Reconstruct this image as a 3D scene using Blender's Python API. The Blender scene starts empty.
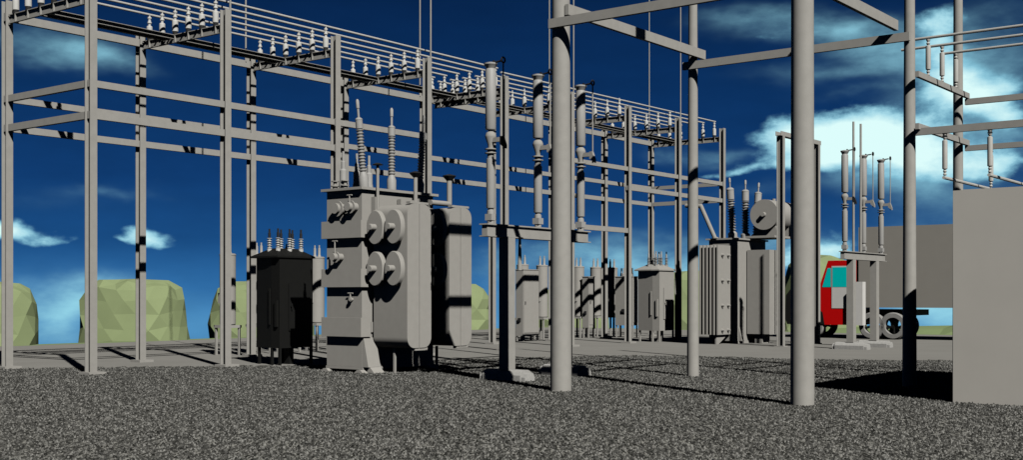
import bpy, math, random
from mathutils import Matrix, Vector
C = bpy.context.scene.collection
S = bpy.context.scene
PI = math.pi
R = math.radians
AX, AY = 0.60923, 0.79299            # direction of the long axis of the yard (u); v is 90 degrees to its left
TH = math.atan2(AY, AX)
def W(u, v, z=0.0): return (u*AX - v*AY, u*AY + v*AX, z)

# ------------------------------------------------------------------ materials
def nt(m): return m.node_tree.nodes, m.node_tree.links
def mat(name, col, rough=0.75, var=0.05, scale=6.0, spec=0.12, metal=0.0, bump=0.0, dirt=0.0):
    m = bpy.data.materials.new(name); m.use_nodes = True
    n, l = nt(m); b = n['Principled BSDF']
    b.inputs['Roughness'].default_value = rough
    b.inputs['Specular IOR Level'].default_value = spec
    b.inputs['Metallic'].default_value = metal
    tc = n.new('ShaderNodeTexCoord')
    no = n.new('ShaderNodeTexNoise'); no.inputs['Scale'].default_value = scale; no.inputs['Detail'].default_value = 5
    l.new(tc.outputs['Object'], no.inputs['Vector'])
    r = n.new('ShaderNodeValToRGB')
    c0 = [max(0, c*(1-var)) for c in col]; c1 = [min(1, c*(1+var)) for c in col]
    r.color_ramp.elements[0].position = 0.3; r.color_ramp.elements[0].color = (*c0, 1)
    r.color_ramp.elements[1].position = 0.7; r.color_ramp.elements[1].color = (*c1, 1)
    l.new(no.outputs['Fac'], r.inputs['Fac']); l.new(r.outputs['Color'], b.inputs['Base Color'])
    if bump:
        bp = n.new('ShaderNodeBump'); bp.inputs['Strength'].default_value = bump; bp.inputs['Distance'].default_value = 0.01
        l.new(no.outputs['Fac'], bp.inputs['Height']); l.new(bp.outputs['Normal'], b.inputs['Normal'])
    return m
STEEL = mat('galvanised_steel', (0.395, 0.38, 0.345))
TANK = mat('painted_tank_grey', (0.39, 0.373, 0.338), var=0.03)
PORC = mat('pale_porcelain', (0.66, 0.65, 0.61), rough=0.4, spec=0.3, var=0.03)
PGREY = mat('grey_porcelain', (0.42, 0.41, 0.385), rough=0.5, spec=0.3, var=0.03)
ALU = mat('aluminium_tube', (0.56, 0.545, 0.50), rough=0.5, spec=0.3)
BLACK = mat('black_paint', (0.014, 0.014, 0.013), rough=0.6, spec=0.1)
DARK = mat('dark_fitting', (0.03, 0.03, 0.03), rough=0.6)
CONC = mat('pale_concrete', (0.46, 0.45, 0.42), var=0.1, scale=14, bump=0.3)
BUILD = mat('building_grey', (0.60, 0.57, 0.51), var=0.025, scale=1.5)
RED = mat('red_paint', (0.68, 0.004, 0.004), rough=0.5, spec=0.15, var=0.02)
TEAL = mat('teal_glass', (0.0, 0.68, 0.64), rough=0.3, spec=0.2, var=0.01)
DOORG = mat('grey_door_panel', (0.72, 0.70, 0.66), var=0.02)
TRAIL = mat('trailer_grey', (0.345, 0.325, 0.285), var=0.02, scale=2)
TYRE = mat('dusty_grey_tyre', (0.33, 0.32, 0.30), var=0.08)
LEAF = mat('olive_leaf', (0.30, 0.36, 0.18), rough=0.9, spec=0.0, var=0.05, scale=0.9)
GRASS = mat('olive_grass', (0.25, 0.32, 0.15), rough=0.9, spec=0.0, var=0.06, scale=0.5)

def ground_mat(gravel):
    m = bpy.data.materials.new('gravel' if gravel else 'packed_grey_grit'); m.use_nodes = True
    n, l = nt(m); b = n['Principled BSDF']; b.inputs['Roughness'].default_value = 0.95; b.inputs['Specular IOR Level'].default_value = 0.0
    tc = n.new('ShaderNodeTexCoord')
    if not gravel:
        no = n.new('ShaderNodeTexNoise'); no.inputs['Scale'].default_value = 0.6; no.inputs['Detail'].default_value = 8
        l.new(tc.outputs['Object'], no.inputs['Vector'])
        r = n.new('ShaderNodeValToRGB')
        r.color_ramp.elements[0].position = 0.3; r.color_ramp.elements[0].color = (0.275, 0.265, 0.24, 1)
        r.color_ramp.elements[1].position = 0.7; r.color_ramp.elements[1].color = (0.305, 0.295, 0.268, 1)
        l.new(no.outputs['Fac'], r.inputs['Fac']); l.new(r.outputs['Color'], b.inputs['Base Color'])
        return m
    mp = n.new('ShaderNodeMapping'); mp.inputs['Scale'].default_value = (1, 0.15, 1)
    l.new(tc.outputs['Object'], mp.inputs['Vector'])
    n1 = n.new('ShaderNodeTexNoise'); n1.inputs['Scale'].default_value = 33; n1.inputs['Detail'].default_value = 2; n1.inputs['Roughness'].default_value = 0.8
    n2 = n.new('ShaderNodeTexNoise'); n2.inputs['Scale'].default_value = 16; n2.inputs['Detail'].default_value = 2
    n3 = n.new('ShaderNodeTexVoronoi'); n3.inputs['Scale'].default_value = 30
    for q in (n1, n2, n3): l.new(mp.outputs['Vector'], q.inputs['Vector'])
    a = n.new('ShaderNodeMath'); a.operation = 'MULTIPLY_ADD'; a.inputs[1].default_value = 0.35
    l.new(n2.outputs['Fac'], a.inputs[0]); 
    a2 = n.new('ShaderNodeMath'); a2.operation = 'MULTIPLY_ADD'; a2.inputs[1].default_value = 0.65
    l.new(n1.outputs['Fac'], a2.inputs[0]); l.new(a.outputs[0], a2.inputs[2]); a.inputs[2].default_value = 0.0
    r = n.new('ShaderNodeValToRGB'); e = r.color_ramp.elements
    e[0].position = 0.37; e[0].color = (0.008, 0.008, 0.007, 1)
    e[1].position = 0.60; e[1].color = (0.37, 0.36, 0.32, 1)
    k = e.new(0.50); k.color = (0.10, 0.098, 0.088, 1)
    l.new(a2.outputs[0], r.inputs['Fac'])
    l.new(r.outputs['Color'], b.inputs['Base Color'])
    bp = n.new('ShaderNodeBump'); bp.inputs['Strength'].default_value = 0.5; bp.inputs['Distance'].default_value = 0.02
    l.new(n1.outputs['Fac'], bp.inputs['Height']); l.new(bp.outputs['Normal'], b.inputs['Normal'])
    return m
GRIT = ground_mat(False); GRAVEL = ground_mat(True)

# ------------------------------------------------------------------ mesh builder
class MB:
    def __init__(s): s.v = []; s.f = []
    def add(s, vs, fs, M=None):
        o = len(s.v)
        for p in vs:
            p = Vector(p)
            if M is not None: p = M @ p
            s.v.append(tuple(p))
        for f in fs: s.f.append([i+o for i in f])
        return s
    def box(s, x0, x1, y0, y1, z0, z1, M=None):
        vs = [(x0,y0,z0),(x1,y0,z0),(x1,y1,z0),(x0,y1,z0),(x0,y0,z1),(x1,y0,z1),(x1,y1,z1),(x0,y1,z1)]
        return s.add(vs, [(0,3,2,1),(4,5,6,7),(0,1,5,4),(1,2,6,5),(2,3,7,6),(3,0,4,7)], M)
    def prism(s, pts, axis, a, b, M=None):
        # pts: outline; axis 'x': outline in (y,z) pushed along x; 'y': (x,z) along y; 'z': (x,y) along z
        n = len(pts)
        def mk(p, t): return {'x': (t, p[0], p[1]), 'y': (p[0], t, p[1]), 'z': (p[0], p[1], t)}[axis]
        vs = [mk(p, a) for p in pts] + [mk(p, b) for p in pts]
        fs = [list(range(n)), list(range(2*n-1, n-1, -1))] + [(i, i+n, (i+1) % n + n, (i+1) % n) for i in range(n)]
        return s.add(vs, fs, M)
    def cyl(s, p0, p1, r0, r1=None, seg=16, M=None):
        if r1 is None: r1 = r0
        p0 = Vector(p0); p1 = Vector(p1); d = p1-p0; L = d.length
        q = d.to_track_quat('Z', 'Y').to_matrix().to_4x4(); T = Matrix.Translation(p0) @ q
        if M is not None: T = M @ T
        return s.lathe([(r0, 0), (r1, L)], seg, T)
    def lathe(s, prof, seg=16, M=None, sx=1.0, sy=1.0):
        vs = []; fs = []
        for r, z in prof:
            for i in range(seg):
                a = 2*PI*i/seg; vs.append((r*sx*math.cos(a), r*sy*math.sin(a), z))
        n = len(prof)
        for j in range(n-1):
            for i in range(seg):
                k = (i+1) % seg; fs.append((j*seg+i, j*seg+k, (j+1)*seg+k, (j+1)*seg+i))
        fs.append(list(range(seg-1, -1, -1))); fs.append([(n-1)*seg+i for i in range(seg)])
        return s.add(vs, fs, M)
    def path(s, pts, r, seg=10, M=None):
        for a, b in zip(pts, pts[1:]): s.cyl(a, b, r, r, seg, M)
        for p in pts[1:-1]: s.ball(p, r*1.02, M)
        return s
    def ball(s, p, r, M=None, seg=10):
        prof = [(max(1e-4, r*math.sin(PI*i/8)), -r*math.cos(PI*i/8)) for i in range(9)]
        T = Matrix.Translation(Vector(p))
        if M is not None: T = M @ T
        return s.lathe(prof, seg, T)
    def ring(s, c, R0, r, normal='y', seg=16, t=6, M=None):
        vs = []; fs = []
        for i in range(seg):
            a = 2*PI*i/seg
            for j in range(t):
                b = 2*PI*j/t; q = R0 + r*math.cos(b)
                x, y, z = q*math.cos(a), r*math.sin(b), q*math.sin(a)
                if normal == 'x': x, y = y, x
                vs.append((c[0]+x, c[1]+y, c[2]+z))
        for i in range(seg):
            for j in range(t):
                fs.append((i*t+j, ((i+1) % seg)*t+j, ((i+1) % seg)*t+(j+1) % t, i*t+(j+1) % t))
        return s.add(vs, fs, M)
    def build(s, name, m, parent=None, smooth=True, loc=None):
        import bmesh
        me = bpy.data.meshes.new(name); me.from_pydata(s.v, [], s.f)
        bm = bmesh.new(); bm.from_mesh(me); bmesh.ops.recalc_face_normals(bm, faces=bm.faces); bm.to_mesh(me); bm.free()
        me.materials.append(m)
        if smooth:
            me.polygons.foreach_set('use_smooth', [True]*len(me.polygons)); me.set_sharp_from_angle(angle=R(35))
        me.update()
        o = bpy.data.objects.new(name, me); C.objects.link(o)
        if parent is not None: o.parent = parent
        if loc is not None: o.location = loc
        return o
def tag(o, label=None, cat=None, group=None, kind=None):
    for k, v in (('label', label), ('category', cat), ('group', group), ('kind', kind)):
        if v: o[k] = v
    return o
def thing(name, label, cat, u, v, z=0, group=None, rot=0):
    o = bpy.data.objects.new(name, None); C.objects.link(o); o.empty_display_size = 0.2
    o.location = W(u, v, z); o.rotation_euler = (0, 0, TH+rot)
    return tag(o, label, cat, group)
def copy_tree(o, parent=None):
    c = o.copy(); C.objects.link(c); c.parent = parent
    for ch in list(o.children): copy_tree(ch, c)
    return c
def inst(o, parent, loc=(0, 0, 0)):               # a further part sharing the mesh of o, with its sub-parts
    c = copy_tree(o, parent); c.location = loc; return c

# ------------------------------------------------------------------ ground
def sheet(name, m, poly, z, kind='structure'):
    b = MB(); b.v = [(x, y, z) for x, y in poly]; b.f = [list(range(len(poly)))]
    o = b.build(name, m, smooth=False); return tag(o, kind=kind)
UM, VM = 53.2, 38.3
def slab(name, m, u0, u1, v0, v1, z0, z1):
    b = MB(); vs = []
    for z in (z0, z1):
        for u, v in ((u0, v0), (u1, v0), (u1, v1), (u0, v1)): vs.append(W(u, v, z))
    b.add(vs, [(0,3,2,1),(4,5,6,7),(0,1,5,4),(1,2,6,5),(2,3,7,6),(3,0,4,7)])
    return tag(b.build(name, m, smooth=False), kind='structure')
slab('ground', GRIT, -60, UM, -60, VM, -0.5, 0.0)
rng = random.Random(4)
edge = [(-60, 27.5), (-22, 27.9), (-12, 28.0), (-9.5, 28.6), (-7.5, 28.9), (-5, 29.3), (-2.6, 31.0), (0, 33.0), (3, 34.2), (5, 34.0), (7.5, 32.4), (10.2, 31.7), (14, 31.4), (30, 31.4)]
poly = []
for (x0, y0), (x1, y1) in zip(edge, edge[1:]):
    n = max(2, int((x1-x0)/0.10))
    for i in range(n):
        t = i/n; poly.append((x0+(x1-x0)*t, y0+(y1-y0)*t + rng.uniform(-0.5, 0.5)))
poly += [(30, 31.4), (30, -40), (-60, -40)]
sheet('gravel_yard', GRAVEL, poly, 0.004)
# loose stones lying on the gravel sheet
def stones():
    import numpy as np
    rs = np.random.RandomState(5); N = 560000
    y = rs.uniform(8.5, 34.5, N); x = rs.uniform(-24, 24, N)
    ex = [p[0] for p in edge]; ey = [p[1] for p in edge]
    keep = (np.abs(x) < 2.5+.50*y) & (y < np.interp(x, ex, ey)-rs.uniform(0, 1.0, N))
    x, y = x[keep], y[keep]; N = len(x)
    sz = rs.uniform(.010, .023, N)*(1+.012*(y-12)); an = rs.uniform(0, 2*np.pi, N); asp = rs.uniform(.6, 1.0, N); hh = sz*rs.uniform(.7, 1.3, N)
    base = np.array([(1, 0), (.2, 1), (-1, .3), (-.3, -1)])
    co = np.zeros((N, 6, 3))
    for i, (bx, by) in enumerate(base):
        q = rs.uniform(.75, 1.15, N)*sz
        lx, ly = bx*q, by*q*asp
        co[:, i, 0] = x+lx*np.cos(an)-ly*np.sin(an); co[:, i, 1] = y+lx*np.sin(an)+ly*np.cos(an); co[:, i, 2] = .003
    for i, s_ in ((4, 1), (5, -1)):
        lx = s_*sz*.35; co[:, i, 0] = x+lx*np.cos(an); co[:, i, 1] = y+lx*np.sin(an); co[:, i, 2] = .004+hh*rs.uniform(.7, 1.1, N)
    fc = np.array([(0, 1, 4), (1, 5, 4), (1, 2, 5), (2, 3, 5), (3, 4, 5), (3, 0, 4)])
    idx = (fc[None]+6*np.arange(N)[:, None, None]).reshape(-1)
    me = bpy.data.meshes.new('gravel_stones'); nf = 6*N
    me.vertices.add(6*N); me.vertices.foreach_set('co', co.reshape(-1))
    me.loops.add(3*nf); me.loops.foreach_set('vertex_index', idx.astype(np.int32))
    me.polygons.add(nf); me.polygons.foreach_set('loop_start', (3*np.arange(nf)).astype(np.int32))
    me.update(calc_edges=True); me.validate()
    m = bpy.data.materials.new('loose_stone'); m.use_nodes = True; n, l = nt(m); b = n['Principled BSDF']
    b.inputs['Roughness'].default_value = .95; b.inputs['Specular IOR Level'].default_value = 0
    g = n.new('ShaderNodeNewGeometry'); r = n.new('ShaderNodeValToRGB'); l.new(g.outputs['Random Per Island'], r.inputs['Fac']); l.new(r.outputs['Color'], b.inputs['Base Color'])
    r.color_ramp.elements[0].color = (.02, .02, .018, 1); r.color_ramp.elements[1].color = (.29, .284, .26, 1)
    k = r.color_ramp.elements.new(.6); k.color = (.10, .098, .09, 1)
    me.materials.append(m)
    o = bpy.data.objects.new('gravel_stones', me); C.objects.link(o); tag(o, 'loose angular grey stones covering the foreground yard', 'gravel', kind='stuff')
stones()
# a grass verge round the yard that falls away beyond its edge
def verge():
    b = MB(); 
    rows = [(0, -0.03), (1.3, -0.02), (3.5, -1.2), (9, -5.0)]
    pts = []
    for d, z in rows: pts.append([W(-60, VM+d, z), W(UM+d, VM+d, z), W(UM+d, -60, z)])
    vs = [p for r in pts for p in r]; fs = []
    for j in range(3):
        for i in range(2): fs.append((j*3+i, j*3+i+1, (j+1)*3+i+1, (j+1)*3+i))
    b.add(vs, fs); return tag(b.build('grass_verge', GRASS, smooth=False), kind='structure')
verge()
def mound():                                        # low green rise beyond the far right edge
    b = MB(); rows = []
    prof = [(26, 0.0), (24, .30), (20, .42), (17.5, .50), (16, .95), (13.5, 1.15), (10, 1.35), (4, 1.6), (-6, 2.0), (-20, 1.5), (-40, 0.2)]
    cross = [(-2.1, 0.0), (-1.2, .75), (0, 1.0), (1.3, .8), (3.6, 0.0)]
    for v, h in prof: rows.append([W(UM+3.2+d, v, -0.15 + h*k) for d, k in cross])
    vs = [p for r in rows for p in r]; n = len(cross)
    fs = [(j*n+i, j*n+i+1, (j+1)*n+i+1, (j+1)*n+i) for j in range(len(prof)-1) for i in range(n-1)]
    b.add(vs, fs); return tag(b.build('grass_hill', GRASS, smooth=False), kind='structure')
mound()

# ------------------------------------------------------------------ bushes
def bush(u, v, w, h, d, seed, label, taper=0.03):
    rg = random.Random(seed); b = MB(); seg = 15
    rows = [(0, 1.0), (.20, 1.03), (.38, 1.02), (.56, .99), (.74, .96), (.88, .87), (.955, .66), (.99, .34)]
    vs = []
    for j, (z, r) in enumerate(rows):
        off = 0.5*(j % 2)
        for i in range(seg):
            a = 2*PI*(i+off)/seg
            q = r*(1+rg.uniform(-.05, .04))*(1-taper*z)
            ca, sa = math.cos(a), math.sin(a)
            e = (abs(ca)**2.6+abs(sa)**2.6)**(-1/2.6)
            vs.append((q*e*ca*w/2, q*e*sa*d/2, z*h + (rg.uniform(-.035, .035)*h if 0 < j < 7 else 0)))
    vs.append((0, 0, h*1.0)); fs = []
    for j in range(len(rows)-1):
        for i in range(seg):
            k = (i+1) % seg
            A, B, D, E_ = j*seg+i, j*seg+k, (j+1)*seg+i, (j+1)*seg+k
            if j % 2: fs += [(A, B, E_), (A, E_, D)]
            else: fs += [(A, B, D), (B, E_, D)]
    t = (len(rows)-1)*seg
    for i in range(seg): fs.append((t+i, t+(i+1) % seg, len(vs)-1))
    b.add(vs, fs)
    o = b.build('bush', LEAF, smooth=False); o.location = W(u, v, -0.7); o.rotation_euler = (0, 0, rg.uniform(-.3, .3))
    return tag(o, label, 'bush', 'green bushes beyond the far edge of the yard')
bush(22.2, 40.8, 3.7, 2.95, 3.0, 11, 'olive green bush cut off by the left edge, behind the leftmost steel column')
bush(28.5, 40.9, 4.2, 3.10, 3.4, 6, 'widest free standing olive green bush, at the left behind the first gantry bay')
bush(35.2, 41.0, 4.5, 3.10, 3.4, 23, 'olive green bush partly hidden by the black circuit breaker')
bush(47.7, 41.2, 5.2, 3.15, 3.6, 31, 'olive green bush just right of the large transformer radiators')
bush(59.0, 41.0, 4.8, 2.9, 3.4, 40, 'low olive green bush glimpsed behind the row of cylindrical regulators')
bush(57.2, 31.3, 4.4, 3.8, 3.6, 45, 'tall olive green bush right of the grey breaker with the hipped roof')
bush(57.2, 24.3, 4.8, 4.5, 4.2, 58, 'tallest olive green bush, rising behind the red truck cab', 0.3)

# ------------------------------------------------------------------ steel gantry
U0, VF, VR, DU = 14.96, 0.0, 3.40, 3.66
gan = thing('steel_gantry', 'long two row steel gantry carrying insulators and six parallel bus tubes', 'gantry', U0, 23.02)
def h_section(w, d, t=0.02):                        # flanges face front and back (y), web between
    return [(-w/2,-d/2),(w/2,-d/2),(w/2,-d/2+t),(t/2,-d/2+t),(t/2,d/2-t),(w/2,d/2-t),(w/2,d/2),(-w/2,d/2),(-w/2,d/2-t),(-t/2,d/2-t),(-t/2,-d/2+t),(-w/2,-d/2+t)]
colb = MB().prism(h_section(.175, .205), 'z', 0.0, 8.62); col0 = colb.build('column', STEEL, gan, smooth=False)
bp = MB().box(-.17, .25, -.2, .2, 0.0, .06); bpo = bp.build('base_plate', STEEL, col0, smooth=False)
for n in range(9):
    for v in (VF, VR):
        if n == 0 and v == VF: continue
        inst(col0, gan, (n*DU, v, 0))
def beam(name, x0, x1, y0, y1, z0, z1, m=STEEL, parent=gan):
    return MB().box(x0, x1, y0, y1, z0, z1).build(name, m, parent, smooth=False)
# longitudinal rails
L8 = 8*DU
for (n0, n1, v, z0, z1) in ((0, 8, VR, 8.15, 8.34), (0, 8, VR, 6.25, 6.40), (0, 8, VR, 5.56, 5.72),
                           (0, 3, VF, 6.25, 6.40), (0, 2, VF, 5.56, 5.72), (5, 8, VF, 6.25, 6.40), (6, 8, VF, 5.56, 5.72), (5, 6, VF, 4.0, 4.17)):
    beam('rail', n0*DU-.06, n1*DU+.06, v-.05, v+.05, z0, z1)
for n in (0, 8):
    for z0, z1 in ((6.252, 6.402), (5.562, 5.722)):
        beam('cross_rail', n*DU-.05, n*DU+.05, VF+.13, VR-.13, z0, z1)
for n, v, z in ((2, VF, 6.22), (3, VF, 6.22), (2, VF, 5.53), (6, VR, 8.12), (3, VR, 8.12), (8, VF, 6.22)):
    beam('splice_plate', n*DU-.09, n*DU-.02, v-.09, v-.052, z, z+.2, STEEL)
# insulator beams : channels open towards the near end of the gantry
def channel_y(y0, y1, z0, z1, dep, t=.018):          # web at x=+dep, flanges reach to x=0
    return MB().prism([(0, z0), (dep, z0), (dep, z1), (0, z1), (0, z1-t), (dep-t, z1-t), (dep-t, z0+t), (0, z0+t)], 'y', y0, y1)
def insulator_mb():
    return MB().lathe([(.05, 0), (.05, .075), (.076, .08), (.078, .095), (.076, .34), (.06, .36), (.034, .37), (.034, .41), (.054, .43), (.054, .46), (.036, .48), (.034, .53), (.05, .55), (.05, .59), (.022, .60), (.022, .66)], 14)
cbm = channel_y(.13, VR-.13, 8.07, 8.28, .062)
for k in range(6):
    y = VR*(.11+.156*k)
    cbm.box(-.004, .050, y-.05, y-.035, 8.08, 8.27)
cb0 = cbm.build('crossbeam', STEEL, gan, smooth=False)
cb0.location = (-.05, 0, 0)
cross = [0, DU, 2*DU, 3*DU, 4*DU, 5*DU, 6*DU, 7*DU, 8*DU]
for x in cross[1:]: inst(cb0, gan, (x-.05, 0, 0))
x4b = 4*DU+.42
inst(cb0, gan, (x4b-.05, 0, -.1))
ins0 = insulator_mb().build('insulator', PORC, gan)
ft = MB().lathe([(.07, -.012), (.07, .0), (.064, .002), (.064, .074)], 12).build('foot', DARK, ins0)
first = True
for x in cross + [x4b]:
    for k in range(6):
        y = VR*(.11+.156*k); z = 8.28 if x != x4b else 8.18
        if first: ins0.location = (x, y, z); first = False
        else: inst(ins0, gan, (x, y, z))
for k in range(6):
    y = VR*(.11+.156*k)
    MB().cyl((-.1, y, 8.935), (4*DU+.12, y, 8.935), .03, seg=10).build('busbar', ALU, gan)
    MB().cyl((x4b-.12, y, 8.835), (8*DU+.1, y, 8.935), .03, seg=10).build('busbar', ALU, gan)
# channel running lengthwise under the insulators
for n in range(8):
    x0, x1 = n*DU+.06, (n+1)*DU-.06
    for y in (2.05, 2.36):
        MB().prism([(y-.12, 8.16), (y, 8.16), (y, 8.27), (y-.12, 8.27), (y-.12, 8.258), (y-.012, 8.258), (y-.012, 8.172), (y-.12, 8.172)], 'x', x0, x1).build('tray', STEEL, gan, smooth=False)
# slender masts on alternate columns
for n, v in ((1, VF), (3, VF), (5, VF), (7, VF), (2, VR), (4, VR), (6, VR), (8, VR)):
    s = -1
    xr = n*DU+(.1 if v == VF else -.24)
    MB().cyl((xr, v+s*.05, 7.3 if v == VF else 8.3), (xr, v+s*.05, 14.5), .024, seg=8).build('lightning_rod', STEEL, gan)

# ------------------------------------------------------------------ round pole frame in the foreground
pf = thing('pole_frame', 'tall frame of four round steel poles with crossbeams standing on the gravel in the foreground', 'pole frame', 17.52, 12.34)
DX, DY = 4.86, -4.61
for (x, y, r0, r1) in ((0, 0, .192, .125), (DX, 0, .128, .062), (0, DY, .184, .158), (DX, DY, .132, .06)):
    MB().cyl((x, y, 0), (x, y, 15.0), r0, r1, 32).build('pole', STEEL, pf)
def bm(name, x0, x1, y0, y1, z0, z1): return MB().box(x0, x1, y0, y1, z0, z1).build(name, STEEL, pf, smooth=False)
bm('crossbeam', -.25, -.17, DY-.15, .10, 6.485, 6.645)
bm('crossbeam', DX-.19, DX-.115, DY-.06, .15, 6.485, 6.645)
bm('side_beam', -.1, DX+.13, -.235, -.155, 6.71, 6.90)
bm('side_beam', -.1, DX-.12, DY+.17, DY+.25, 6.71, 6.90)
bm('side_beam', -.1, DX+.13, -.235, -.155, 8.36, 8.55)
bm('side_beam', -.1, DX-.12, DY+.17, DY+.25, 8.36, 8.55)

# ------------------------------------------------------------------ bus stand at the right
bs = thing('bus_stand', 'round pole and open beams at the right carrying three tubes and hanging insulators', 'bus stand', 22.38, 7.65)
PU = 2.79
MB().cyl((PU-.02, .03, 0), (PU-.02, .03, 12.0), .11, .08, 24).build('pole', STEEL, bs)
b2 = lambda name, x0, x1, y0, y1, z0, z1: MB().box(x0, x1, y0, y1, z0, z1).build(name, STEEL, bs, smooth=False)
b2('side_beam', -.28, PU+.03, -.19, -.12, 5.77, 5.875)
b2('side_beam', -.28, PU+.03, -.19, -.12, 4.80, 4.91)
b2('crossbeam', -.17, -.10, -5.2, -.06, 4.70, 4.83)
b2('crossbeam', PU-.04, PU+.04, -5.2, -.11, 4.69, 4.80)
b2('crossbeam', PU-.04, PU+.04, -5.2, -.11, 5.64, 5.76)
def small_ins(parent, x, y, z0, z1, name='insulator'):
    L = z1-z0
    T = Matrix.Translation((x, y, z0))
    return MB().lathe([(.022, 0), (.035, .02), (.02, .05), (.035, .08), (.02, .11), (.046, .125), (.048, .14), (.048, L-.14), (.046, L-.125), (.02, L-.11), (.038, L-.08), (.02, L-.05), (.038, L-.02), (.038, L)], 12, T).build(name, ALU, parent)
for x, y1 in ((.35, .30), (1.17, .80), (2.03, .25)):
    small_ins(bs, x, -.155, 5.875, 6.57)
    MB().cyl((x, -.155+y1, 6.60), (x, -5.2, 6.60), .027, seg=10).build('busbar', ALU, bs)
for y in (-.62, -1.42, -2.25):
    for x in (-.135, PU):
        i = small_ins(bs, x, y, 3.92, 4.69)
        MB().lathe([(.05, -.05), (.02, 0), (.05, .005)], 10, Matrix.Translation((x, y, 4.69-.005))).build('clamp', DARK, i)
    MB().cyl((-.2, y, 3.88), (PU+.08, y, 3.88), .03, seg=10).build('busbar', ALU, bs)

# ------------------------------------------------------------------ big grey building at the right
cb = thing('control_building', 'plain windowless grey control building at the right edge of the gravel', 'building', 19.42, 6.01)
MB().box(0, 5.8, -5.0, 0, 0, 3.39).build('wall', BUILD, cb, smooth=False)
MB().box(.12, 5.68, -4.88, -.12, 3.392, 3.41).build('roof', BUILD, cb, smooth=False)

# ------------------------------------------------------------------ ribbed bushing
def ribbed(h_base, n, pitch, rs, rc, cap_h, tip_h, r_base, seg=16):
    p = [(r_base*1.25, 0), (r_base*1.25, .03), (r_base, .035), (r_base, h_base*.7), (rc*1.05, h_base)]
    z = h_base
    for i in range(n):
        p += [(rc, z+pitch*.1), (rs, z+pitch*.55), (rs, z+pitch*.72), (rc, z+pitch*.8)]; z += pitch
    return p, z
def bushing(parent, x, y, z, tiltx, scale=1.0, m=PGREY, hb=.28, n=14, pitch=.072, rs=.088, rc=.062, cap=.25, tip=.42, rb=.11, capm=None):
    T = Matrix.Translation((x, y, z)) @ Matrix.Rotation(tiltx, 4, 'Y') @ Matrix.Scale(scale, 4)
    p, zz = ribbed(hb, n, pitch, rs, rc, cap, tip, rb)
    o = MB().lathe(p+[(rc, zz+.01)], 16, T).build('bushing', m, parent)
    MB().lathe([(rs*.95, zz+.01), (rs*.95, zz+cap*.8), (rs*1.0, zz+cap*.81), (rs*1.0, zz+cap*.88), (rs*.6, zz+cap), (.028, zz+cap+.01), (.028, zz+cap+tip*.5), (.04, zz+cap+tip*.52), (.04, zz+cap+tip*.9), (.02, zz+cap+tip)], 14, T).build('cap', capm or m, o)
    return o

def rrect(x0, x1, z0, z1, r, n=7):
    pts = []
    for cx, cz, a0 in ((x1-r, z0+r, -PI/2), (x1-r, z1-r, 0), (x0+r, z1-r, PI/2), (x0+r, z0+r, PI)):
        for i in range(n+1):
            a = a0 + PI/2*i/n; pts.append((cx+r*math.cos(a), cz+r*math.sin(a)))
    return pts

# ------------------------------------------------------------------ large transformer
mt = thing('power_transformer', 'large pale grey transformer with fan cooled radiators and three tall ribbed bushings', 'transformer', 18.86, 18.66)
mt.scale = (.971, .971, .983)
MB().box(0, 2.45, 0, 1.14, .14, 4.13).build('tank', TANK, mt, smooth=False)
MB().box(-.10, 2.55, -.09, 1.24, 4.132, 4.19).build('lid', TANK, mt, smooth=False)
for z0, z1 in ((3.05, 3.44), (1.94, 2.35), (.82, 1.25)):
    MB().box(-.12, .2, -.09, 1.20, z0, z1).build('stiffener_band', TANK, mt, smooth=False)
    MB().box(.26, 2.4, -.05, -.002, z0+.1, z1-.1).build('stiffener_band', TANK, mt, smooth=False)
MB().prism([(0.003, .14), (-.20, .14), (-.15, .36), (-.05, .80), (0.003, .80)], 'x', .004, .40).build('gusset', TANK, mt, smooth=False)
MB().box(-.004, 2.454, -.03, 1.17, .08, .138).build('base_frame', TANK, mt, smooth=False)
for y in (.0, 1.1):
    for x in (-.02, 2.3):
        MB().prism([(y-.14, 0), (y+.16, 0), (y+.06, .078), (y-.04, .078)], 'x', x-.08, x+.25).build('foot', TANK, mt, smooth=False)
MB().prism([(-.34, 0), (-.12, 0), (-.06, .136), (-.20, .136)], 'x', .06, .4).build('foot', TANK, mt, smooth=False)
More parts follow.
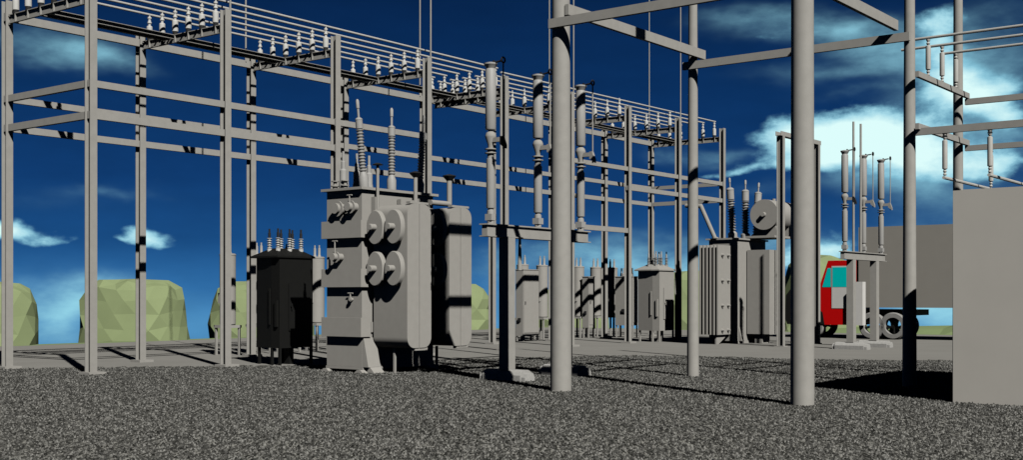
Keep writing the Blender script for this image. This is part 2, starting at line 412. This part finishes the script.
def radiator(x0, x1, y0, y1, z0, z1, parent, fans=True):
    mid = (x0+x1)/2
    rd = MB().prism(rrect(x0, mid-.012, z0, z1, .001), 'y', y0, y1)
    # one rounded slab with a groove down the middle of its front
    r = .24
    def half(xa, xb, left):
        pts = []
        n = 8
        if left:
            cs = [(xa+r, z0+r, PI, 1.5*PI)]
            pts = [(xb, z0), (xb, z1)]
            for i in range(n+1):
                a = PI/2+PI/2*i/n; pts.append((xa+r+r*math.cos(a), z1-r+r*math.sin(a)))
            for i in range(n+1):
                a = PI+PI/2*i/n; pts.append((xa+r+r*math.cos(a), z0+r+r*math.sin(a)))
        else:
            pts = [(xa, z1), (xa, z0)]
            for i in range(n+1):
                a = 1.5*PI+PI/2*i/n; pts.append((xb-r+r*math.cos(a), z0+r+r*math.sin(a)))
            for i in range(n+1):
                a = PI/2*i/n; pts.append((xb-r+r*math.cos(a), z1-r+r*math.sin(a)))
        return pts
    rb = MB().prism(half(x0, mid-.009, True), 'y', y0, y1).build('radiator', TANK, parent)
    hb = MB().prism(half(mid+.009, x1, False), 'y', y0, y1).build('rear_panel', TANK, rb)
    MB().box(mid-.3, mid+.32, y0+.01, y0+.13, z1+.002, z1+.05).build('bracket', TANK, rb, smooth=False)
    MB().box(mid-.12, mid+.30, y0+.02, y0+.13, z0-.06, z0-.002).build('bracket', TANK, rb, smooth=False)
    MB().cyl((mid, y1, z1-.3), (mid, -.0, z1-.3), .09).cyl((mid, y1, z0+.3), (mid, -.0, z0+.3), .09).build('header_pipe', TANK, rb)
    if fans:
        for yy in (y0+.235, y0+.80):
            for zz in (3.27, 2.345):
                T = Matrix.Translation((x0, yy, zz)) @ Matrix.Rotation(-PI/2, 4, 'Y')
                fb = MB().lathe([(.20, .0), (.20, .09), (.385, .095), (.385, .205), (.37, .22)], 36, T, sy=.66).build('fan', TANK, rb)
                MB().lathe([(.075, .221), (.075, .37), (.06, .385)], 16, T).build('hub', TANK, fb)
    return rb
radiator(.28, 1.09, -1.14, -.10, .58, 3.79, mt)
radiator(1.73, 2.54, -1.14, -.10, .58, 3.79, mt)
MB().box(.45, .50, -.60, -.55, 0, .57).build('leg', TANK, mt, smooth=False)
MB().box(1.9, 1.95, -.60, -.55, 0, .57).build('leg', TANK, mt, smooth=False)
bushing(mt, .38, .30, 4.19, R(-6.5), hb=.38, n=14, pitch=.070)
bushing(mt, 1.30, .30, 4.19, R(0), hb=.38, n=13, pitch=.070)
bushing(mt, 2.28, .30, 4.19, R(5), hb=.36, n=13, pitch=.070)
for x, y in ((.12, .72), (.62, .78), (1.1, .85)):
    MB().lathe([(.10, 0), (.10, .12), (.085, .2), (.085, .42), (.05, .46), (.05, .62), (.03, .64), (.03, .86)], 14, Matrix.Translation((x, y, 4.19))).build('small_bushing', PGREY, mt)
vp = MB().cyl((.37, -.14, 3.0), (.37, -.14, 4.72), .035).build('vent_pipe', TANK, mt)
MB().lathe([(.12, 0), (.13, .012), (.04, .05)], 12, Matrix.Translation((.37, -.14, 4.70))).build('cap', DARK, vp)
vp = MB().cyl((1.68, -.12, 3.8), (1.68, -.12, 4.62), .05).build('vent_pipe', TANK, mt)
MB().lathe([(.05, -.10), (.15, .0), (.15, .012), (.03, .05)], 12, Matrix.Translation((1.68, -.12, 4.62))).build('cap', DARK, vp)
vp = MB().path([(2.3, -.05, 3.98), (3.0, -.05, 3.98), (3.0, -.05, 4.62)], .065, 14).build('vent_pipe', TANK, mt)
MB().lathe([(.06, -.12), (.17, .0), (.17, .015), (.03, .05)], 12, Matrix.Translation((3.0, -.05, 4.66))).build('cap', DARK, vp)
MB().box(1.15, 1.75, -.14, -.02, 3.86, 3.98).build('conduit', TANK, mt, smooth=False)
MB().box(.30, .42, -.13, -.002, 3.46, 3.98).build('junction_box', TANK, mt, smooth=False)
# valves on the end face
def valve(y, z, r, L, handle, parent=mt, wheel=True):
    o = MB().cyl((0, y, z), (-L, y, z), r, r, 14).build('valve', TANK, parent)
    m = MB().lathe([(r*1.5, 0), (r*1.5, .03)], 14, Matrix.Translation((-L*.55, y, z)) @ Matrix.Rotation(-PI/2, 4, 'Y'))
    m.cyl((-L*.7, y, z), (-L*.7, y, z+handle), .02, .015, 8)
    m.cyl((-L*.7, y-.08, z+handle), (-L*.7, y+.08, z+handle), .015, .015, 8)
    m.build('handwheel', TANK, o); return o
valve(.66, 2.62, .085, .30, .36); valve(.20, 3.74, .10, .28, .26); valve(.64, 3.72, .12, .24, .10); valve(.30, 1.66, .035, .10, .14)
for y in (.95, .62):
    MB().lathe([(.06, 0), (.06, .05), (.10, .06), (.10, .08), (.04, .09), (.04, .16), (.09, .17), (.09, .19)], 12, Matrix.Translation((.08, y, 4.19))).build('relief_valve', TANK, mt)

# ------------------------------------------------------------------ smaller transformer at the right
rt = thing('power_transformer', 'grey transformer with finned radiator and round oil drum on top, beside the truck', 'transformer', 38.78, 19.64)
MB().box(0, 2.4, 0, 1.08, .10, 3.74).build('tank', TANK, rt, smooth=False)
MB().box(-.08, 2.5, -.07, 1.18, 3.742, 3.80).build('lid', TANK, rt, smooth=False)
for y in (-.02, .95): 
    MB().box(.02, 2.3, y, y+.15, 0, .098).build('foot', TANK, rt, smooth=False)
MB().prism([(-.002, .1), (-.14, .1), (-.002, .6)], 'x', .2, .35).build('gusset', TANK, rt, smooth=False)
rd = None
for k in range(6):
    y = .20+.14*k
    o = MB().box(-1.0, -.04, y, y+.045, .34, 3.52).build('radiator' if rd is None else 'fin', TANK, rt if rd is None else rd, smooth=False)
    if rd is None: rd = o
MB().box(-.9, -.1, .25, .9, .42, .5).box(-.9, -.1, .25, .9, 3.36, 3.44).box(-.1, .0, .4, .7, .42, .5).box(-.1, .0, .4, .7, 3.36, 3.44).build('header_pipe', TANK, rd, smooth=False)
for z in (3.17, 2.27, 1.38, .50):
    for x in (-.70, -.25):
        MB().cyl((x, .199, z), (x, .10, z), .065, .04, 10).build('bolt', TANK, rd)
MB().prism([(-.9, .0), (-.75, .0), (-.12, .30), (-.12, .335), (-.9, .335)], 'y', .3, .36).build('bracket', TANK, rt, smooth=False)
r2 = MB().box(.80, 1.25, -.92, -.04, .34, 3.38).build('radiator', TANK, rt, smooth=False)
for k in range(3): MB().box(1.33+.18*k, 1.42+.18*k, -.92, -.04, .34, 3.38).build('fin', TANK, r2, smooth=False)
MB().box(.9, 1.7, -.5, -.01, .42, .5).box(.9, 1.7, -.5, -.01, 3.2, 3.28).build('header_pipe', TANK, r2, smooth=False)
MB().box(.9, 1.5, -.6, -.3, 0, .335).build('pedestal', TANK, rt, smooth=False)
bushing(rt, .35, .30, 3.80, R(-7), hb=.26, n=12, pitch=.096, rs=.14, rc=.09, cap=.42, tip=.36, rb=.17)
bushing(rt, 1.35, .30, 3.80, R(0), hb=.26, n=12, pitch=.096, rs=.14, rc=.09, cap=.42, tip=.36, rb=.17)
bushing(rt, 2.20, .30, 3.80, R(7), hb=.26, n=12, pitch=.096, rs=.14, rc=.09, cap=.42, tip=.36, rb=.17)
T = Matrix.Translation((.98, -.62, 4.66)) @ Matrix.Rotation(PI/2, 4, 'Y')
dr = MB().lathe([(.55, 0), (.55, 1.75), (.45, 1.85), (.2, 1.9)], 32, T).build('oil_drum', TANK, rt)
MB().lathe([(.08, -.13), (.09, -.03), (.09, -.001)], 14, T).build('gauge', TANK, dr)
for x in (1.15, 2.3):
    MB().prism([(-.62-.45, 3.90), (-.62+.45, 3.90), (-.62+.35, 4.34), (-.62-.35, 4.34)], 'x', x, x+.14).build('saddle', TANK, dr, smooth=False)
MB().box(.95, 2.5, -1.05, .1, 3.82, 3.90).build('drum_platform', TANK, rt, smooth=False)
MB().cyl((1.8, -.62, 5.19), (1.8, -.62, 5.28), .07).build('filler_cap', TANK, dr)
MB().path([(-.05, .80, 3.78), (-.25, 1.28, 4.98), (-.25, 1.9, 5.02)], .078, 14).build('oil_pipe', TANK, rt)
MB().lathe([(.12, 0), (.12, .04)], 14, Matrix.Translation((-.05, .80, 3.80))).build('flange', TANK, rt)

# ------------------------------------------------------------------ disconnect switch stands
def switch(u, v, label):
    t = thing('disconnect_switch', label, 'switch stand', u, v, group='three pole switch stands'); t.scale = (.962, .962, .972)
    b = MB().box(-.2, 3.5, -.07, .07, 2.99, 3.20)
    sb = b.build('beam', STEEL, t, smooth=False)
    MB().box(-.24, 3.54, -.12, .11, 3.202, 3.23).build('cap_plate', STEEL, sb, smooth=False)
    MB().box(-.24, 3.54, -.12, .11, 2.965, 2.988).build('bottom_plate', STEEL, sb, smooth=False)
    for x in (.55, 2.66):
        p = MB().box(x-.13, x+.13, -.12, .11, .236, 2.963).build('post', STEEL, t, smooth=False)
        f = MB().prism([(x-.20, 0), (x+.20, 0), (x+.205, .13), (x+.15, .205), (x+.07, .235), (x-.07, .235), (x-.15, .205), (x-.205, .13)], 'y', -.50, .50)
        for s in (-1, 1):
            f.prism([(x-.17, 0), (x+.17, 0), (x+.17, .09), (x+.12, .165), (x+.05, .19), (x-.05, .19), (x-.12, .165), (x-.17, .09)], 'y', min(s*.50, s*.60), max(s*.50, s*.60))
        f.build('footing', CONC, t, smooth=False)
    for k in range(3):
        x = 1.65*k
        T = Matrix.Translation((x, 0, 0))
        c = MB().box(x-.085, x+.085, -.085, .085, 3.30, 3.43).lathe([(.075, 3.232), (.075, 3.30), (.08, 3.43), (.075, 3.50), (.06, 3.51), (.06, 3.545), (.088, 3.55), (.092, 3.56), (.092, 4.55), (.07, 4.56), (.07, 4.60)], 20, T).build('lower_insulator', PGREY, t)
        j = MB().lathe([(.07, 4.60), (.07, 4.66), (.12, 4.665), (.12, 4.685), (.07, 4.69), (.07, 4.74), (.12, 4.745), (.12, 4.765), (.055, 4.78), (.06, 4.84), (.115, 5.00), (.115, 5.03), (.09, 5.09), (.05, 5.12)], 20, T)
        j.box(x-.04, x+.04, -.26, -.05, 4.89, 4.98).build('hinge', STEEL, t)
        u_ = MB().lathe([(.05, 5.12), (.05, 5.145), (.10, 5.15), (.112, 5.17), (.112, 6.36), (.09, 6.40), (.13, 6.47), (.14, 6.48), (.14, 6.51), (.06, 6.53)], 20, T).build('upper_insulator', PGREY, t)
        m = MB().cyl((x, -.08, 6.51), (x, -.27, 6.53), .02, .02, 8).ring((x, -.33, 6.54), .055, .02, 'y', 12, 6)
        m.box(x-.015, x+.015, -.10, -.06, 6.46, 6.56).build('contact', DARK, u_)
        a = MB().cyl((x, -.33, 6.50), (x, -.33, 4.74), .016, .016, 8).build('switch_blade', STEEL, t)
        MB().prism([(-.26, 4.84), (-.40, 4.74), (-.40, 4.82), (-.33, 5.0), (-.26, 5.0)], 'x', x-.035, x+.035).build('clamp', DARK if k == 0 else STEEL, a, smooth=False)
    return t
s1 = switch(18.52, 14.75, 'three pole switch stand on concrete footings behind the nearest round pole left of centre')
MB().cyl((1.05, .04, 2.96), (1.05, .04, 2.3), .028, .05, 10).build('operating_rod', STEEL, s1)
s2 = switch(36.52, 14.68, 'farther three pole switch stand in front of the red truck and its trailer')
for x, zt in ((.75, 7.55), (1.40, 7.55)):
    MB().cyl((x, .0, 3.23), (x, .0, zt), .04, .036, 10).build('mast', STEEL, s2)

# ------------------------------------------------------------------ slender portal
po = thing('steel_portal', 'slim two legged steel portal between the right transformer and the truck', 'portal', 37.54, 17.34)
for x in (0, 2.97):
    c = MB().prism(h_section(.15, .24), 'z', 0, 7.12).build('column', STEEL, po, smooth=False); c.location = (x, 0, 0)
    MB().box(-.16, .16, -.18, .18, 0, .03).build('base_plate', STEEL, c, smooth=False)
MB().prism([(-.1, 7.122), (.1, 7.122), (.1, 7.27), (.085, 7.27), (.085, 7.135), (-.085, 7.135), (-.085, 7.27), (-.1, 7.27)], 'x', -.2, 3.15).build('top_beam', STEEL, po, smooth=False)

# ------------------------------------------------------------------ hipped roof circuit breakers
def breaker(u, v, label, m, LX=1.10, capm=DARK, roofm=None):
    t = thing('circuit_breaker', label, 'circuit breaker', u, v, group='hipped roof circuit breakers')
    LY = 1.0
    def octo(g): return [(-g, -g*.4), (LX+g*.4, -g*.4), (LX+g*.4, .30), (LX+g*.4-.12, LY+g), (-g+.12, LY+g), (-g, .30)]
    h = MB().prism(octo(0), 'z', .42, 2.70).build('housing', m, t, smooth=False)
    b = MB(); o0 = [(p[0], p[1], 2.66) for p in octo(.11)]; o1 = [(p[0], p[1], 2.702) for p in octo(.11)]
    o2 = [(LX/2+(p[0]-LX/2)*.62, LY/2+(p[1]-LY/2)*.35, 2.90) for p in octo(0)]
    vs = o0+o1+o2; fs = [list(range(5, -1, -1))]+[(i, (i+1) % 6, 6+(i+1) % 6, 6+i) for i in range(6)]+[(6+i, 6+(i+1) % 6, 12+(i+1) % 6, 12+i) for i in range(6)]+[list(range(12, 18))]
    b.add(vs, fs).build('roof', m, t, smooth=False)
    dr = MB().box(.28, LX-.12, -.03, -.002, .85, 2.02).build('door', m, t, smooth=False)
    MB().cyl((.34, -.03, 1.45), (.34, -.08, 1.45), .02).cyl((.34, -.08, 1.38), (.34, -.08, 1.52), .014).build('handle', m, dr)
    MB().box(-.06, -.002, .05, .13, .95, 1.6).box(-.03, -.002, .33, .38, 1.0, 1.9).build('conduit', m, t, smooth=False)
    for x, y in ((.0, .0), (LX-.06, .0), (.0, .28), (.14, LY-.08), (LX-.2, LY-.08)):
            MB().box(x, x+.06, y, y+.06, 0, .418).build('leg', m, t, smooth=False)
    MB().box(LX*.45, LX*.58, .2, .4, 0, .418).build('drain_pipe', m, t, smooth=False)
    for y in (.24, .56):
        for x in (.16, .54, .92):
            T = Matrix.Translation((x, y, 2.86))
            p, zz = ribbed(.02, 5, .058, .064, .034, .1, .1, .05)
            bo = MB().lathe([(.05, -.08)]+p, 12, T).build('bushing', PORC if m is BLACK else PGREY, t)
            MB().lathe([(.034, zz), (.034, zz+.12), (.024, zz+.13), (.024, zz+.22)], 10, T).build('cap', capm, bo)
    return t
breaker(19.80, 22.42, 'black circuit breaker with white ribbed bushings beside the large transformer', BLACK)
breaker(38.48, 22.62, 'grey circuit breaker with a hipped roof left of the finned transformer', TANK, 1.08, PGREY)

# ------------------------------------------------------------------ cylindrical regulators
def regulator(u, v, label):
    t = thing('voltage_regulator', label, 'regulator', u, v, group='cylindrical tanks on legged stands')
    MB().lathe([(.21, .87), (.232, .90), (.232, 2.88), (.242, 2.885), (.242, 2.92), (.20, 2.94)], 24).build('tank', TANK, t)
    MB().box(-.28, .28, -.28, .28, .79, .868).build('platform', STEEL, t, smooth=False)
    for x in (-.26, .20):
        for y in (-.26, .20):
            MB().box(x, x+.06, y, y+.06, 0, .788).build('leg', STEEL, t, smooth=False)
    for y in (-.1, .1):
        MB().lathe([(.06, 2.94), (.05, 2.98), (.042, 3.0), (.042, 3.2), (.025, 3.21), (.025, 3.30)], 12, Matrix.Translation((0, y, 0))).build('bushing', PGREY, t)
    MB().box(-.29, -.21, -.08, .08, 1.5, 1.8).build('control_box', TANK, t, smooth=False)
    return t
LB = ['leftmost cylindrical regulator, between the second front column and its rear neighbour', 'cylindrical regulator just left of the black breaker, second of the left row', 'cylindrical regulator hidden behind the black breaker roof', 'cylindrical regulator between the black breaker and the large transformer']
for k in range(4): regulator(22.40+1.17*k, 27.6, LB[k])
RB = ['cylindrical regulator behind the tall narrow cabinet, first of the right row', 'cylindrical regulator left of the big foreground pole, second of the right row', 'cylindrical regulator behind the big foreground pole, third of the right row', 'cylindrical regulator just right of the big foreground pole, fourth of the right row', 'cylindrical regulator behind the small cabinet, fifth of the right row', 'cylindrical regulator at the right end of the right row, beside a gantry column']
for k in range(6): regulator(36.9+1.28*k, 27.8, RB[k])

def cabinet(u, v, lx, ly, z0, z1, label, posts=0):
    t = thing('control_cabinet', label, 'cabinet', u, v, group='grey steel cabinets near the regulators')
    MB().box(0, lx, 0, ly, z0, z1).build('housing', TANK, t, smooth=False)
    MB().box(-.02, lx+.02, -.02, ly+.02, z1+.002, z1+.03).build('lid', TANK, t, smooth=False)
    d = MB().box(.05, lx-.05, -.015, -.002, z0+.12, z1-.12).build('door', TANK, t, smooth=False)
    MB().box(.09, .12, -.04, -.016, (z0+z1)/2-.06, (z0+z1)/2+.06).build('handle', DARK, d, smooth=False)
    MB().box(-.06, -.002, ly*.3, ly*.6, z0+.55, z0+.68).build('vent', DARK, t, smooth=False)
    for x in (.02, lx-.08):
        for y in (.0, ly-.06): MB().box(x, x+.05, y, y+.05, 0, z0-.002).build('leg', TANK, t, smooth=False)
    for k in range(posts):
        MB().lathe([(.05, 0), (.05, .12), (.03, .14), (.03, .34)], 10, Matrix.Translation((.15+lx*.35*(k % 2), .12+(ly-.24)*k/max(1, posts-1), z1+.03))).build('bushing', PGREY, t)
    return t
cabinet(36.0, 27.10, 1.0, .36, .2, 2.70, 'tallest grey cabinet, left of the foreground pole and in front of two regulators')
cabinet(40.5, 27.15, .45, .30, .42, 2.49, 'narrow grey cabinet in the middle of the right row of regulators')
cabinet(41.9, 25.9, .42, .85, .5, 2.50, 'grey cabinet with small bushings beside the hipped roof breaker', 4)

# ------------------------------------------------------------------ truck
tk = thing('truck', 'red cab truck with teal windows hauling a long plain grey box', 'truck', 46.30, 14.3)
def ty(v): return v-14.3
# y runs towards the front of the truck; x is depth away from the viewer
cab = MB().prism([(ty(18.15), .55), (ty(20.45), .55), (ty(20.45), 2.10), (ty(19.66), 2.18), (ty(19.32), 3.15), (ty(18.15), 3.15)], 'x', .0, 2.3)
cabo = cab.build('cab', RED, tk, smooth=False)
MB().prism([(ty(20.455), .55), (ty(21.1), .55), (ty(21.2), .8), (ty(21.15), 1.75), (ty(20.95), 2.0), (ty(20.455), 2.06)], 'x', -.01, 2.31).build('grille', BLACK, tk, smooth=False)
d = MB().prism([(ty(18.22), 1.22), (ty(19.16), 1.22), (ty(19.16), 2.93), (ty(18.22), 2.93)], 'x', -.015, -.001).build('door', DOORG, tk, smooth=False)
MB().prism([(ty(18.26), 2.08), (ty(19.12), 2.08), (ty(19.12), 2.88), (ty(18.26), 2.88)], 'x', -.022, -.016).build('window', TEAL, d, smooth=False)
MB().prism([(ty(19.20), 2.08), (ty(19.56), 2.08), (ty(19.33), 2.85), (ty(19.20), 2.85)], 'x', -.012, -.001).build('quarter_window', TEAL, cabo, smooth=False)
MB().add([(0.1, ty(19.68), 2.2), (2.2, ty(19.68), 2.2), (2.2, ty(19.31), 3.0), (.1, ty(19.31), 3.0), (0.1, ty(19.695), 2.2), (2.2, ty(19.695), 2.2), (2.2, ty(19.325), 3.0), (.1, ty(19.325), 3.0)], [(0,1,2,3),(4,5,6,7),(0,1,5,4),(1,2,6,5),(2,3,7,6),(3,0,4,7)]).build('windscreen', TEAL, cabo, smooth=False)
MB().box(-.35, -.02, ty(17.74), ty(18.05), .55, 2.28).build('fuel_tank', DOORG, tk, smooth=False)
MB().box(.0, 2.4, ty(9.0), ty(18.04), 1.26, 4.46).build('cargo_box', TRAIL, tk, smooth=False)
MB().box(.3, 2.0, ty(15.9), ty(20.4), .95, 1.18).build('chassis', BLACK, tk, smooth=False)
def wheel(v, x, r=.535):
    T = Matrix.Translation((x, ty(v), r)) @ Matrix.Rotation(PI/2, 4, 'Y')
    w = MB(); seg = 32
    prof = [(r*.62, 0), (r*.92, 0), (r, .05), (r, .27), (r*.92, .32), (r*.62, .32)]
    vs = []; fs = []
    for q, z in prof:
        for i in range(seg): a = 2*PI*i/seg; vs.append((q*math.cos(a), q*math.sin(a), z))
    n = len(prof)
    for j in range(n):
        for i in range(seg): k = (i+1) % seg; j2 = (j+1) % n; fs.append((j*seg+i, j*seg+k, j2*seg+k, j2*seg+i))
    w.add(vs, fs, T); o = w.build('wheel', TYRE, tk)
    rim = MB(); rr = r*.615
    rim.lathe([(.12, .14), (.14, .2)], 14, T)
    for k in range(5):
        a = 2*PI*k/5; rim.cyl((0, 0, .17), (rr*math.cos(a), rr*math.sin(a), .17), .05, .05, 8, T)
    rim.build('rim', BLACK, o); return o
for v in (16.66, 17.52, 20.05):
    wheel(v, .02); wheel(v, 1.25)
MB().prism([(ty(20.44), .56), (ty(20.44), 1.12), (ty(20.25), 1.26), (ty(19.85), 1.26), (ty(19.55), 1.05), (ty(19.47), .56)], 'x', -.01, -.002).build('wheel_arch', BLACK, tk, smooth=False)

# ------------------------------------------------------------------ sky
wd = bpy.data.worlds.new('World'); S.world = wd; wd.use_nodes = True
n = wd.node_tree.nodes; l = wd.node_tree.links
bg = n['Background']; bg.inputs['Strength'].default_value = 1.0
tc = n.new('ShaderNodeTexCoord'); sp = n.new('ShaderNodeSeparateXYZ'); l.new(tc.outputs['Generated'], sp.inputs[0])
def M(op, a, b=None, c=None, clamp=False):
    q = n.new('ShaderNodeMath'); q.operation = op; q.use_clamp = clamp
    for i, x in enumerate((a, b, c)):
        if x is None: continue
        if isinstance(x, (int, float)): q.inputs[i].default_value = x
        else: l.new(x, q.inputs[i])
    return q.outputs[0]
az = M('ARCTAN2', sp.outputs[0], sp.outputs[1]); el = M('ARCSINE', sp.outputs[2])
def noise(scale, sx, sy, det, off, rough=.55):
    cb_ = n.new('ShaderNodeCombineXYZ'); l.new(M('MULTIPLY', az, sx), cb_.inputs[0]); l.new(M('MULTIPLY', el, sy), cb_.inputs[1]); cb_.inputs[2].default_value = off
    q = n.new('ShaderNodeTexNoise'); q.inputs['Scale'].default_value = scale; q.inputs['Detail'].default_value = det; q.inputs['Roughness'].default_value = rough
    l.new(cb_.outputs[0], q.inputs['Vector']); return q.outputs['Fac']
w1 = M('SUBTRACT', noise(9, 1, 2.0, 4, 1.3), .5); w2 = M('SUBTRACT', noise(9, 1, 2.0, 4, 7.1), .5)
azw = M('MULTIPLY_ADD', w1, .10, az); elw = M('MULTIPLY_ADD', w2, .045, el)
# clouds: azimuth and elevation in degrees of the cloud centre, half sizes, density
def ae(px, py):
    k = (px-511.5)/1191; a = math.atan(k); return a, math.atan((296.3-py)/1191*math.cos(a))
HZ = [(60, 315, 40, 30, .75), (100, 290, 90, 20, .18), (62, 44, 55, 14, .42), (100, 58, 45, 12, .35), (30, 60, 40, 12, .25), (70, 200, 60, 12, .10), (135, 194, 30, 6, .28), (500, 285, 40, 35, .25), (645, 268, 70, 28, .50), (675, 300, 55, 36, .60),
      (565, 258, 80, 16, .30), (700, 153, 60, 8, .35), (745, 243, 80, 14, .45), (772, 16, 60, 12, .40), (790, 34, 50, 10, .40), (850, 22, 40, 14, .45), (885, 46, 50, 18, .5), (840, 72, 70, 9, .35), (850, 92, 60, 6, .2), (875, 178, 60, 14, .45), (940, 200, 80, 20, .25), (935, 235, 60, 12, .28), (940, 318, 60, 30, .75),
      (760, 190, 60, 8, .15), (990, 60, 60, 40, .5), (960, 130, 80, 40, .45)]
CL = [(24, 230, 26, 9, 1.0), (2, 224, 22, 9, .8), (56, 243, 18, 6, .7), (155, 233, 20, 8, 1.0), (128, 240, 18, 4, .6),
      (785, 132, 46, 20, 1.0), (842, 140, 46, 30, 1.15), (885, 150, 50, 22, 1.1), (800, 160, 60, 14, .8), (728, 168, 30, 5, .5),
      (935, 26, 30, 16, .8), (958, 60, 32, 22, 1.0), (985, 88, 44, 18, 1.2), (1012, 112, 30, 16, .9), (950, 108, 36, 16, .8), (945, 160, 46, 20, .9), (1000, 165, 36, 12, .7), (800, 258, 46, 16, .9), (840, 250, 30, 16, .7), (760, 40, 20, 5, .4)]
def field(lst, ax_, ex_):
    tot = None
    for px, py, sx, sy, am in lst:
        a, e = ae(px, py); sx /= 1191; sy /= 1191
        dx = M('MULTIPLY', M('SUBTRACT', ax_, a), 1/sx); dy = M('MULTIPLY', M('SUBTRACT', ex_, e), 1/sy)
        g = M('EXPONENT', M('MULTIPLY', M('MULTIPLY_ADD', dx, dx, M('MULTIPLY', dy, dy)), -1.0))
        tot = M('MULTIPLY', g, am) if tot is None else M('MULTIPLY_ADD', g, am, tot)
    return tot
def smooth(x, a, b, hi=1.0):
    q = n.new('ShaderNodeMapRange'); q.interpolation_type = 'SMOOTHSTEP'
    q.inputs['From Min'].default_value = a; q.inputs['From Max'].default_value = b; q.inputs['To Max'].default_value = hi
    l.new(x, q.inputs['Value']); return q.outputs['Result']
det = noise(13, 1, 2.2, 9, 3.3, .6); det2 = noise(30, 1, 1.6, 8, 5.7, .62)
hz = field(HZ, azw, elw)
haze = smooth(M('MULTIPLY', hz, M('MULTIPLY_ADD', det, 2.6, -.35)), 0.0, 1.15)
cw = field(CL, azw, elw)
dens = M('ADD', cw, M('MULTIPLY', M('SUBTRACT', det2, .5), M('MINIMUM', M('MULTIPLY', cw, 3.2), 1.5)))
puff = smooth(dens, .28, .95)
core = smooth(dens, .45, 1.75)
# blue gradient by elevation
rp = n.new('ShaderNodeValToRGB'); l.new(M('MULTIPLY_ADD', el, 1/R(60), R(20)/R(60)), rp.inputs['Fac'])
def pos(deg): return (deg+20)/60
E_ = rp.color_ramp.elements
E_[0].position = pos(-20); E_[0].color = (.001, .002, .004, 1)
E_[1].position = pos(40); E_[1].color = (.0004, .003, .012, 1)
for dg, c in ((-7, (.001, .003, .006)), (-2.7, (.07, .24, .46)), (-4, (.01, .03, .06)), (-1.2, (.075, .27, .52)), (.4, (.028, .15, .38)), (2.6, (.010, .072, .225)), (5.5, (.0052, .043, .158)), (9.5, (.0034, .030, .115)), (13.6, (.0024, .0195, .078)), (20, (.001, .007, .03))):
    k = E_.new(pos(dg)); k.color = (*c, 1)
mot = M('MULTIPLY_ADD', noise(22, 1, 2.5, 6, 9.9), .30, .85)
mulc = n.new('ShaderNodeVectorMath'); mulc.operation = 'SCALE'; l.new(rp.outputs['Color'], mulc.inputs[0]); l.new(mot, mulc.inputs['Scale'])
mxh = n.new('ShaderNodeMix'); mxh.data_type = 'RGBA'; mxh.inputs['B'].default_value = (.30, .66, .80, 1)
l.new(haze, mxh.inputs['Factor']); l.new(mulc.outputs[0], mxh.inputs['A'])
cr = n.new('ShaderNodeValToRGB'); l.new(core, cr.inputs['Fac'])
cr.color_ramp.elements[0].color = (.24, .58, .74, 1); cr.color_ramp.elements[1].position = .85; cr.color_ramp.elements[1].color = (.72, .98, .97, 1)
mx = n.new('ShaderNodeMix'); mx.data_type = 'RGBA'
l.new(puff, mx.inputs['Factor']); l.new(mxh.outputs['Result'], mx.inputs['A']); l.new(cr.outputs['Color'], mx.inputs['B'])
# sky behind the viewer is dimmed so its fill leaves shadows dark
side = n.new('ShaderNodeMapRange'); side.interpolation_type = 'SMOOTHSTEP'
for nm, vv in (('From Min', R(40)), ('From Max', R(85)), ('To Min', 1.0), ('To Max', .2)): side.inputs[nm].default_value = vv
l.new(M('ABSOLUTE', az), side.inputs['Value'])
fin = n.new('ShaderNodeVectorMath'); fin.operation = 'SCALE'; l.new(mx.outputs['Result'], fin.inputs[0]); l.new(side.outputs['Result'], fin.inputs['Scale'])
l.new(fin.outputs[0], bg.inputs['Color'])

# ------------------------------------------------------------------ sun: from behind the camera's right shoulder
sd = bpy.data.lights.new('sun', 'SUN'); sd.energy = 3.85; sd.angle = R(0.5); sd.color = (1.0, .99, .965)
so = bpy.data.objects.new('sun', sd); C.objects.link(so)
SE = R(40.4); SA = R(-24.2)
toward = Vector((-math.sin(SA)*math.cos(SE), -math.cos(SA)*math.cos(SE), math.sin(SE)))
so.rotation_euler = toward.to_track_quat('Z', 'Y').to_euler(); so.location = (20, -30, 40)

# ------------------------------------------------------------------ camera
cd = bpy.data.cameras.new('camera'); co = bpy.data.objects.new('camera', cd); C.objects.link(co)
cd.sensor_width = 36; cd.lens = 36*1191/1023; cd.shift_y = (296.3-230)/1023
cd.clip_start = 0.1; cd.clip_end = 1000
co.location = (0, 0, 1.7); co.rotation_euler = (PI/2, 0, 0)
S.camera = co
S.view_settings.view_transform = 'Standard'; S.view_settings.look = 'None'; S.view_settings.exposure = 0; S.view_settings.gamma = 1
S.view_settings.use_curve_mapping = False
S.cycles.diffuse_bounces = 0; S.cycles.glossy_bounces = 1; S.cycles.max_bounces = 2
